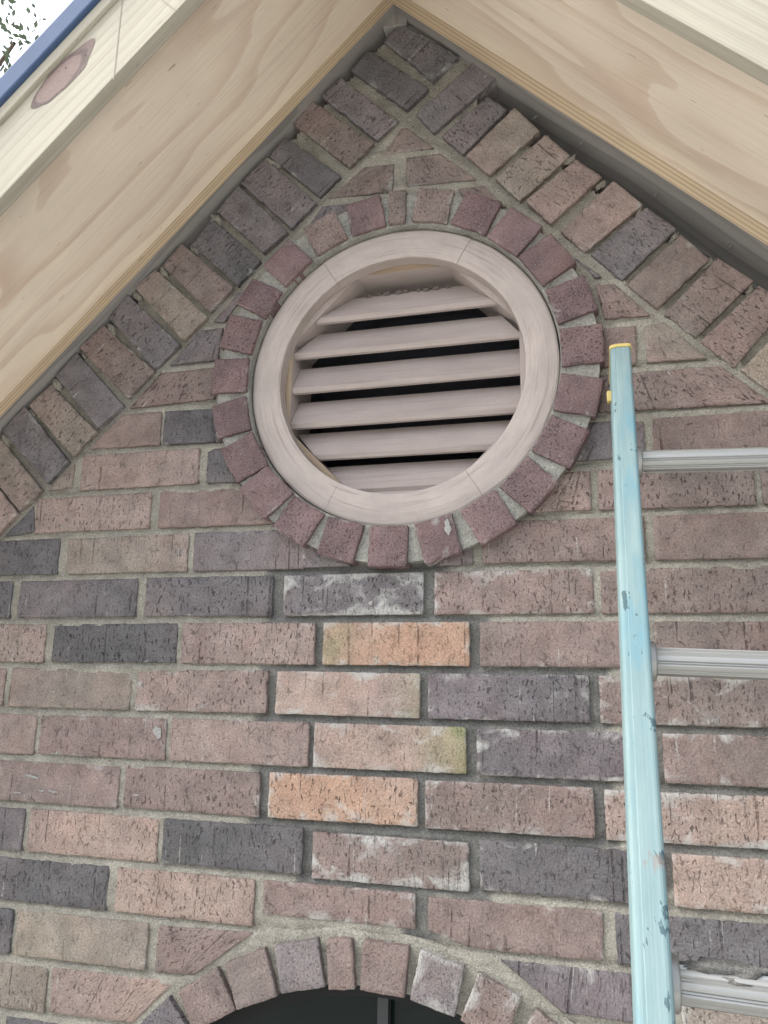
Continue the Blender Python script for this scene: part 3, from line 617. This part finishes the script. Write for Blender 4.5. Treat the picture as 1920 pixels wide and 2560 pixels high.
# lumps of mortar squeezed out at the top ends of the band joints
def blob(name, c, r, mat, parent, col=OLD, squash=(1, 1, 1), seed=0.0, sub=2, amp=0.35):
    bm = bmesh.new(); bmesh.ops.create_icosphere(bm, subdivisions=sub, radius=1)
    for v in bm.verts:
        k = 1+amp*noise.noise(v.co*1.6+Vector((seed, seed*2, 0)))+amp*0.5*noise.noise(v.co*4+Vector((seed, 0, 0)))
        v.co = Vector((v.co.x*r*squash[0]*k, v.co.y*r*squash[1]*k, v.co.z*r*squash[2]*k))
    me = bpy.data.meshes.new(name); bm.to_mesh(me); bm.free(); me.materials.append(mat)
    a = me.attributes.new('col', 'FLOAT_COLOR', 'POINT'); a.data.foreach_set('color', [col.x, col.y, col.z, 1]*len(me.vertices))
    for p in me.polygons: p.use_smooth = True
    o = bpy.data.objects.new(name, me); o.location = c; return link(o, parent)
for i, (t, x, y, r) in enumerate([('2L', 20, 1180, .016), ('2L', 185, 1000, .010), ('2L', 350, 815, .015), ('2L', 520, 620, .008), ('2L', 705, 455, .015), ('2L', 870, 240, .013),
      ('2L', 1040, 85, .016), ('1L', 1385, 1400, .015), ('1L', 1240, 1600, .012), ('1M', 90, 1035, .016), ('1R', 400, 1000, .010), ('1R', 600, 1165, .009), ('1R', 850, 1345, .009),
      ('1R', 1075, 1510, .010), ('2R', 1300, 15, .011), ('2R', 1570, 190, .010), ('1R', 20, 700, .010), ('1R', 235, 880, .011), ('1M', 1510, 470, .014)]):
    p = tw(t, x, y); sd_ = 1 if t[1] == 'L' or x < 400 and t == '1M' else -1
    o = blob('mortar_lump', (p.x+0.006*sd_, 0.007, p.y-0.006), r*0.9, M_MORTAR, wall, OLD*0.85, (1.25, 0.55, 0.62), i*3.1, 3, 0.6)
    o.rotation_euler = (0, sd_*math.radians(45+random.uniform(-18, 18)), 0)

# flecks of white paint and mortar on single bricks
FLECK = Vector((0.40, 0.40, 0.385))
def fleck(t, x, y, w_, h_, ang=0.0, yf=0.0, par=None):
    c_ = tw(t, x, y, yf); n = 22; v = [(0, -0.0012, 0)]; sdv = Vector((x, y, 0))*0.01
    for k in range(n):
        a = 2*math.pi*k/n; e = 1+0.55*noise.noise(Vector((math.cos(a)*1.8, math.sin(a)*1.8, 0))+sdv)
        u, q = w_*math.cos(a)*e, h_*math.sin(a)*e
        v.append((u*math.cos(ang)-q*math.sin(ang), -0.0002, u*math.sin(ang)+q*math.cos(ang)))
    o = mesh_obj('mortar_fleck', v, [(0, 1+k, 1+(k+1) % n) for k in range(n)], M_MORTAR, par or wall, offset=(c_.x, yf-0.0021, c_.y))
    a = o.data.attributes.new('col', 'FLOAT_COLOR', 'POINT'); a.data.foreach_set('color', [FLECK.x, FLECK.y, FLECK.z, 1]*len(v))
for t, x, y, w_, h_, a_ in [('4L', 215, 55, .013, .0022, -.15), ('4L', 120, 158, .008, .0014, 0), ('4L', 275, 146, .007, .0016, .1), ('4L', 352, 152, .010, .0016, -.1), ('4L', 885, 173, .007, .0014, 0),
      ('3L', 1025, 1425, .007, .010, .5), ('3L', 1162, 260, .0016, .008, .1), ('3M', 745, 590, .0035, .004, 0)]:
    fleck(t, x, y, w_, h_, a_)
fleck('3M', 1243, 100, .005, .012, .1, RING_Y, ring)

# ================================================================ round louvred vent
vent = tag(empty('gable_vent', (0, 0, 0)), 'round taupe painted wooden louvre vent set in the brick ring', 'vent')
def frame_segment(a0, a1, i):
    YO = -0.006
    prof = [(R_FR_IN, 0.0200), (R_FR_IN, YO+0.0022), (R_FR_IN+0.0008, YO+0.0010), (R_FR_IN+0.003, YO+0.0004), (R_FR_IN+0.020, YO), (R_FR_IN+0.034, YO+0.0006), (R_FR_IN+0.042, YO+0.0018),
            (R_FR_OUT-0.004, YO+0.0028), (R_FR_OUT-0.001, YO+0.0042), (R_FR_OUT, YO+0.0065), (R_FR_OUT, 0.0200)]
    n = 72; verts, faces, uvs = [], [], []; m_ = len(prof); jit = random.uniform(-1, 1)*0.0008
    for k in range(n+1):
        a = a0+(a1-a0)*k/n
        s_ = 0.0
        for q, (r, y) in enumerate(prof):
            e = 0.0002 if k in (0, n) and 0 < q < m_-1 else 0
            rr = r+0.0006*noise.noise(Vector((a*6, q, i)))
            verts.append((VC.x+rr*math.cos(a), y+e+jit+0.0004*noise.noise(Vector((a*20, r*60, 0))), VC.y+rr*math.sin(a)))
            uvs.append((a*0.24, r*1.0+y))
    for k in range(n):
        for q in range(m_-1): faces.append((k*m_+q, k*m_+q+1, (k+1)*m_+q+1, (k+1)*m_+q))
    faces += [tuple(range(m_)), tuple(n*m_+q for q in range(m_-1, -1, -1))]
    o = mesh_obj('frame_segment', verts, faces, M_PAINT, vent, uvs)
SEG = []
for t, x, y in [('2M', 495, 130), ('2M', 1312, 45), ('2R', 200, 635), ('2M', 1405, 1460), ('2M', 490, 1580), ('2M', 78, 872)]:
    p = tw(t, x, y); SEG.append(math.atan2(p.y-VC.y, p.x-VC.x))
SEG = sorted(SEG, reverse=True)
for i in range(6):
    a1, a0 = SEG[i], SEG[(i+1) % 6]
    if a0 > a1: a0 -= 2*math.pi
    frame_segment(a0+0.0009, a1-0.0009, i)
# octagonal box behind the ring: raw wood front, painted inside; attic darkness coloured into the box behind
OCT = 0.2035
def oct_pt(r, k): a = math.radians(22.5+45*k); q = r/math.cos(math.radians(22.5)); return (VC.x+q*math.cos(a), VC.y+q*math.sin(a))
def oct_half(dz):
    t = OCT*math.tan(math.radians(22.5)); d = abs(dz)
    return OCT if d < t else max(OCT-(d-t), 0.02)
for k in range(8):
    p0, p1, q0, q1 = oct_pt(OCT, k), oct_pt(OCT, k+1), oct_pt(OCT+0.05, k), oct_pt(OCT+0.05, k+1)
    o = hexa('box_side', [(p0[0], 0.0205, p0[1]), (p1[0], 0.0205, p1[1]), (q1[0], 0.0205, q1[1]), (q0[0], 0.0205, q0[1]), (p0[0], 0.12, p0[1]), (p1[0], 0.12, p1[1]), (q1[0], 0.12, q1[1]), (q0[0], 0.12, q0[1])],
             M_RAW, vent, 0.0, (p1[0]-p0[0], 0, p1[1]-p0[1]), (k*0.4, 0.2))
    o.data.materials.append(M_SLAT)
    for p in o.data.polygons:
        if (p.center.y > 0.03 and abs(p.normal.y) < 0.2) or k not in (1, 3, 4): p.material_index = 1
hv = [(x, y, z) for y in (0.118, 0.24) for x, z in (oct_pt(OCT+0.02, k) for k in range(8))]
mesh_obj('dark_backing', hv, [(k, (k+1) % 8, 8+(k+1) % 8, 8+k) for k in range(8)]+[tuple(range(8, 16))], M_CAVITY, vent)
def slat(zb, yb=0.024, rise=0.0565, run=0.036, th=0.0085, wob=0.0):
    """board tilted outward at the bottom, its ends cut to the circle"""
    n = 26; verts, faces, uvs = [], [], []
    nx, nz = -rise/math.hypot(rise, run), run/math.hypot(rise, run)    # outward normal of the sloping face (y, z)
    # lower front edge is cut plumb-ish: section corners (y, z)
    sec = [(yb+0.0045, zb), (yb, zb+th*0.9), (yb+run, zb+rise+th*0.4), (yb+run+th, zb+rise), (yb+th*1.2, zb-0.001)]
    ends = []
    for (y, z) in sec:
        ends.append(oct_half(z-VC.y)-0.0006)
    m_ = len(sec)
    for k in range(n+1):
        t = -1+2*k/n
        for q, (y, z) in enumerate(sec):
            x = VC.x+t*ends[q]
            d = 0.0006*noise.noise(Vector((x*40, zb*100, q)))+ wob*t
            verts.append((x, y+d, z+d*0.8)); uvs.append((x, q*0.03+zb))
    for k in range(n):
        for q in range(m_): faces.append((k*m_+q, k*m_+(q+1) % m_, (k+1)*m_+(q+1) % m_, (k+1)*m_+q))
    faces += [tuple(range(m_-1, -1, -1)), tuple(n*m_+q for q in range(m_))]
    o = mesh_obj('slat', verts, faces, M_SLAT, vent, uvs); return o
YS = 0.0235
for py_, wb in ((383, .001), (604, -.001), (834, .0008), (1070, 0), (1290, -.0008), (1528, .0005)):
    slat(tw('2M', 830, py_, YS).y, yb=YS, wob=wb)
# crumbs of old caulk along the top of the upper slat
for k in range(9):
    x = VC.x-0.075+0.0185*k+random.uniform(-.004, .004); blob('caulk_crumb', (x, 0.056, 0.7085+random.uniform(-.002, .002)), random.uniform(.0025, .0045), M_MORTAR, vent, Vector((0.2, 0.17, 0.16)), (2, 1, 1), k*1.7, 1, 0.5)

# ================================================================ roof overhang: trim boards, soffits, fascias, drip edge
roof = tag(empty('gable_roof', (0, 0, 0)), 'gable roof overhang of new unpainted pine boards and plywood soffit', 'roof')
RX = -0.315
def rake_solid(name, side, a_lo, a_hi, y0, y1, mat, s0, s1, bevel=0.0, uvoff=(0, 0)):
    """long board following the 45 degree slope: between slope lines of apex height a_lo and a_hi, depth y0 (front) .. y1, from s0 to s1 metres down the slope (plan)"""
    P_ = lambda s_, a, y: (RX+side*s_, y, a-s_)
    pts = [P_(s0, a_lo, y0), P_(s1, a_lo, y0), P_(s1, a_hi, y0), P_(s0, a_hi, y0), P_(s0, a_lo, y1), P_(s1, a_lo, y1), P_(s1, a_hi, y1), P_(s0, a_hi, y1)]
    return hexa(name, pts, mat, roof, bevel, (side, 0, -1), uvoff)
Q2 = math.sqrt(2)
for side in (-1, 1):
    far = 2.3
    # flat trim board along the wall: wide underside with shade in its colour, ringed front edge
    o = rake_solid('trim_board', side, 1.2690, 1.2690+0.0235*Q2, -0.0225, 0.100, M_PINE_SHADE, 0.0 if side < 0 else 0.0, far, 0.0, (0.3*side, 0.2))
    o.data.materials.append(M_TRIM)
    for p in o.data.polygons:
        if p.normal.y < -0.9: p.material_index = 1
    rake_solid('soffit_panel', side, 1.3025, 1.3025+0.012*Q2, -0.322, 0.098, M_PLY, 0.0, far, 0.0, (1.7 if side < 0 else 4.4, 0.83 if side < 0 else 0.31))
    f_ = rake_solid('fascia_board', side, 1.2600, 1.2600+0.108*Q2, -0.3355, -0.3125, M_FASCIA, 0.0, far, 0.0018, (0.9*side, 0.5))
    rake_solid('mould_strip', side, 1.2600+0.1085*Q2, 1.2600+0.127*Q2, -0.3425, -0.3135, M_FASCIA, 0.0, far, 0.002, (3*side, 0.1))
    rake_solid('drip_edge', side, 1.2600+0.1278*Q2, 1.2600+0.163*Q2, -0.350, -0.3225, M_BLUE, 0.0, far, 0.003, (3*side, 0.1))
    rake_solid('roof_deck', side, 1.2600+0.136*Q2, 1.2600+0.161*Q2, -0.321, 4.5, M_SHINGLE, 0.0, far)
    if side < 0: FAS = f_
# knot and pencil lines on the left fascia
def on_fascia(t, x, y): p = tw(t, x, y, -0.3362); return Vector((p.x, p.y))
kc = on_fascia('1L', 385, 510); du = Vector((1, 1)).normalized(); dv = Vector((-1, 1)).normalized()
kn = 44; kv, ku = [(kc.x, -0.3366, kc.y)], [(0, 0)]
for k in range(kn):
    a = 2*math.pi*k/kn; e = 1+0.16*noise.noise(Vector((math.cos(a)*2, math.sin(a)*2, 4)))+(0.30*max(0, math.cos(a-0.15))**12)
    u, v = 0.064*math.cos(a)*e, 0.024*math.sin(a)*e*(1.0+0.18*math.cos(a))
    p = kc+du*u+dv*v; kv.append((p.x, -0.33615, p.y)); ku.append((u, v))
mesh_obj('knot', kv, [(0, 1+(k+1) % kn, 1+k) for k in range(kn)], M_KNOT, FAS, ku)
b = NB('pencil'); M_PENCIL = b.done((0.30, 0.27, 0.23), 0.8)
def stroke(p0, p1, wd=0.0009):
    a, c = on_fascia('1L', *p0), on_fascia('1L', *p1); n = (c-a).normalized(); n = Vector((-n.y, n.x))*wd
    q = [a-n, c-n, c+n, a+n]
    mesh_obj('pencil_line', [(p.x, -0.3361, p.y) for p in q], [(0, 1, 2, 3)], M_PENCIL, FAS)
stroke((792, -10), (735, 515)); stroke((1045, -5), (1142, 72))
# ridge block (shade in its colour) and nail points under the right trim board
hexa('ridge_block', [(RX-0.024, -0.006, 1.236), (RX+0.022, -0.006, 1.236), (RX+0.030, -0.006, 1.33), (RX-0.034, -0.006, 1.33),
                     (RX-0.024, 0.075, 1.236), (RX+0.022, 0.075, 1.236), (RX+0.030, 0.075, 1.33), (RX-0.034, 0.075, 1.33)], M_PINE_SHADE, roof, 0.002, (0, 0, 1))
for sx, yy in ((0.258, 0.028), (0.335, 0.020), (0.452, 0.022), (0.56, 0.03)):
    c_ = Vector((RX+sx, yy, 1.2690-sx)); n = Vector((-1, 0, -1)).normalized(); bend = Vector((random.uniform(-.4, .4), -0.5, random.uniform(-.4, .1)))
    v, f = [], []
    for k, (s_, r) in enumerate(((-0.003, .0016), (0.006, .0016), (0.011, .0004))):
        p = c_+n*s_+bend*(0.006 if k == 2 else 0)
        for q in range(6):
            a = q*math.pi/3; v.append(p+Vector((math.cos(a)*r, math.sin(a)*r, math.cos(a)*r*-1)))
    for k in range(2):
        for q in range(6): f.append((k*6+q, k*6+(q+1) % 6, (k+1)*6+(q+1) % 6, (k+1)*6+q))
    f.append(tuple(range(12, 18))); mesh_obj('nail', v, f, M_NAIL, roof)

# ================================================================ arched window
win = tag(empty('arched_window', (0, 0, 0)), 'dark arched window with thin metal bar under the brick arch', 'window')
def arch_outline(r, zb, n=40): return [(AC.x-r, zb)]+[(AC.x+r*math.cos(math.pi-math.pi*k/n), AC.y+r*math.sin(math.pi*k/n)) for k in range(n+1)]+[(AC.x+r, zb)]
o1, o2 = arch_outline(0.432, -2.0), arch_outline(0.40, -1.96)
v = [(x, 0.060, z) for x, z in o1]+[(x, 0.060, z) for x, z in o2]+[(x, 0.10, z) for x, z in o1]+[(x, 0.10, z) for x, z in o2]; n = len(o1); f = []
for i in range(n):
    j = (i+1) % n; f += [(i, j, n+j, n+i), (n+i, n+j, 3*n+j, 3*n+i)]
mesh_obj('window_frame', v, f, M_WFRAME, win)
mesh_obj('glass_pane', [(x, 0.085, z) for x, z in o2], [tuple(range(n))], M_GLASS, win)
mp = tw('4M', 828, 1560, 0.07)
hexa('mullion', [(mp.x-0.0085, 0.064, -1.96), (mp.x+0.0085, 0.064, -1.96), (mp.x+0.0085, 0.064, AC.y+0.428), (mp.x-0.0085, 0.064, AC.y+0.428),
                 (mp.x-0.0085, 0.082, -1.96), (mp.x+0.0085, 0.082, -1.96), (mp.x+0.0085, 0.082, AC.y+0.428), (mp.x-0.0085, 0.082, AC.y+0.428)], M_BAR, win, 0.001)

# ================================================================ ladder
LP, LU = Vector((0.0736, -0.1625, 0.2966)), Vector((-0.0081, -0.1437, -0.2635))   # left end of the top visible rung, step from rung to rung
ldir = LU.normalized(); lnrm = Vector((0, -1, 0)); lnrm = (lnrm-ldir*lnrm.dot(ldir)).normalized(); lx = ldir.cross(lnrm)
if lx.x < 0: lx = -lx
LW = 0.355; KB = (GROUND+0.01-LP.z)/LU.z; KT = -0.672
lad = tag(empty('extension_ladder', (0, 0, 0)), 'pale blue fibreglass ladder with aluminium rungs leaning on the brick wall', 'ladder')
def rail(x0, x1, web_left):
    """hollow-looking fibreglass rail: rounded channel section, in ladder space (lx, lnrm), run along ldir"""
    d0, d1 = -0.034, 0.036; r = 0.0052; sec = []
    def corner(cx, cy, a0):
        for k in range(5):
            a = a0+math.pi/2*k/4; sec.append((cx+r*math.cos(a), cy+r*math.sin(a)))
    corner(x1-r, d1-r, 0); sec.extend([(x0+0.0085, d1), (x0+0.0075, d1-0.0011)]); corner(x0+r, d1-0.0011-r, math.pi/2); corner(x0+r, d0+r, math.pi); corner(x1-r, d0+r, 1.5*math.pi)
    # slight raised lips on the front flange
    n = len(sec); v, f, uv = [], [], []; N = 60
    for k in range(N+1):
        s_ = KT+(KB-KT)*k/N; base = LP+LU*s_; acc = 0
        for q, (x, d) in enumerate(sec):
            v.append(base+lx*x+lnrm*d); uv.append((s_*0.3, x*0.9+d*0.9+(0.5 if x > (x0+x1)/2 else 0)*0))
    for k in range(N):
        for q in range(n): f.append((k*n+q, k*n+(q+1) % n, (k+1)*n+(q+1) % n, (k+1)*n+q))
    f += [tuple(range(n-1, -1, -1)), tuple(N*n+q for q in range(n))]
    o = mesh_obj('rail', v, f, M_RAIL, lad, uv)
    # shallow groove lip along the outer edge of the flange
    cv, cf = [], []
    for s_, g in ((KT-0.0, 0.0), (KT-0.022, 0.0), (KT-0.028, -0.002)):
        base = LP+LU*s_
        for q, (x, d) in enumerate(sec):
            xm, dm = (x0+x1)/2, (d0+d1)/2; kx = 1+(0.0012+g)/abs(x-xm) if abs(x-xm) > 1e-6 else 1; kd = 1+(0.0012+g)/abs(d-dm)
            cv.append(base+lx*(xm+(x-xm)*kx)+lnrm*(dm+(d-dm)*kd))
    for k in range(2):
        for q in range(n): cf.append((k*n+q, k*n+(q+1) % n, (k+1)*n+(q+1) % n, (k+1)*n+q))
    cf += [tuple(range(n)), tuple(2*n+q for q in range(n))]
    mesh_obj('end_cap', cv, cf, M_YELLOW, o)
    return o
RW = 0.029
rl = rail(-RW-0.007, -0.007, True); rail(LW+0.007, LW+RW+0.007, False)
# yellow pin on the outer side of the left rail
bp = LP+LU*(-0.40)-lx*(RW+0.007)+lnrm*0.012
hexa('rail_pin', [bp+Vector(c) for c in ((-0.006, -0.004, -0.008), (0.002, -0.004, -0.008), (0.002, -0.004, 0.008), (-0.006, -0.004, 0.008), (-0.006, 0.006, -0.008), (0.002, 0.006, -0.008), (0.002, 0.006, 0.008), (-0.006, 0.006, 0.008))], M_YELLOW, rl, 0.0015)
def rung_mesh():
    R0 = 0.0150; sec = []
    for k in range(72):
        a = 2*math.pi*k/72
        r = R0*(1.0 if math.sin(a) < 0.80 else 1.0)
        fl = 0.0012 if (k % 8) in (0, 2) else (0.0004 if (k % 8) == 1 else 0)
        sec.append((r-fl, a))
    v, f, uv = [], [], []
    for xx in (-0.006, LW+0.006):
        for r, a in sec:
            d, t = r*math.cos(a), min(r*math.sin(a), R0*0.86); v.append(lx*xx+lnrm*d-ldir*t); uv.append((xx, a*0.015))
    n = len(sec)
    for q in range(n): f.append((q, (q+1) % n, n+(q+1) % n, n+q))
    return v, f, uv
RV = rung_mesh()
def collar_mesh():
    v, f = [], []
    prof = [(-0.0068, 0.0205), (-0.002, 0.0205), (0.0, 0.0185), (0.0, 0.0145)]; n = 28
    for x, r in prof:
        for k in range(n):
            a = 2*math.pi*k/n; v.append(lx*x+lnrm*(r*math.cos(a))-ldir*(r*math.sin(a)*1.05))
    for q in range(len(prof)-1):
        for k in range(n): f.append((q*n+k, q*n+(k+1) % n, (q+1)*n+(k+1) % n, (q+1)*n+k))
    return v, f
CV = collar_mesh()
rung0 = mesh_obj('rung', RV[0], RV[1], M_ALU, lad, RV[2]); rung0.location = LP
collar0 = mesh_obj('collar', CV[0], CV[1], M_ALU, rung0, [(p.x, p.z) for p in CV[0]], smooth=True)
for k in range(1, int(KB)+1):
    r_ = rung0.copy(); link(r_, lad); r_.location = LP+LU*k
    c_ = collar0.copy(); link(c_, r_)
# mortar dropped on the lowest rung in view
rp = LP+LU*2+lx*0.034-ldir*0.0125+lnrm*0.002
tag(blob('mortar_dropping', rp, 0.016, M_MORTAR, None, Vector((0.16, 0.158, 0.148)), (2.3, 0.9, 0.55), 4.0, 3, 0.55), 'grey lump of dried mortar on the lowest ladder rung', 'mortar')

# ================================================================ tree beyond the house
def tree(px_x, px_y, dist):
    d = (px_x-960)*CR-(px_y-1280)*CU+FPX*CF; d.normalize(); c = EYE+d*dist
    root = tag(empty('leafy_tree', (c.x, c.y, GROUND)), 'grey green leafy tree against white sky behind the roof edge', 'tree')
    hgt = c.z-GROUND; v, f = [], []
    def tube(p0, p1, r0, r1, n=8):
        b0 = len(v); ax = (p1-p0).normalized(); s_ = ax.orthogonal().normalized(); t_ = ax.cross(s_)
        for p, r in ((p0, r0), (p1, r1)):
            for k in range(n): a = 2*math.pi*k/n; v.append(p+s_*r*math.cos(a)+t_*r*math.sin(a))
        for k in range(n): f.append((b0+k, b0+(k+1) % n, b0+n+(k+1) % n, b0+n+k))
    p = Vector((0.3, 0.5, 0)); tips = []
    q = Vector((0.1, 0.3, hgt*0.5)); tube(p, q, 0.26, 0.19); q2 = Vector((0, 0, hgt*0.85)); tube(q, q2, 0.19, 0.10)
    q3 = Vector((0.1, 0, hgt+1.1)); tube(q2, q3, 0.10, 0.03); tips.append(q3)
    for k in range(16):
        b0 = q.lerp(q3, random.uniform(0.1, 0.95)); a = random.uniform(0, 6.28); L = random.uniform(1.0, 2.3)
        e = b0+Vector((math.cos(a)*L, math.sin(a)*L, random.uniform(0.3, 1.2))); tube(b0, e, 0.05, 0.015, 6); tips.append(e); tips.append(b0.lerp(e, 0.6))
    mesh_obj('trunk', v, f, M_BARK, root)
    lv, lf = [], []
    for t_ in tips:
        for c_ in range(5):
            cc = t_+Vector((random.gauss(0, .4), random.gauss(0, .4), random.gauss(0, .35)))
            for l_ in range(110):
                o_ = cc+Vector((random.gauss(0, .2), random.gauss(0, .2), random.gauss(0, .17)))
                s_ = random.uniform(.03, .055); u = Vector((random.gauss(0, 1), random.gauss(0, 1), random.gauss(0, 1))).normalized(); w_ = u.orthogonal().normalized()
                b0 = len(lv); lv.extend([o_-u*s_, o_+w_*s_*.45, o_+u*s_, o_-w_*s_*.45]); lf.append((b0, b0+1, b0+2, b0+3))
    mesh_obj('crown', lv, lf, M_LEAF, root)
tree(-215, 385, 11.0)
print('bricks', BRICKS[0])
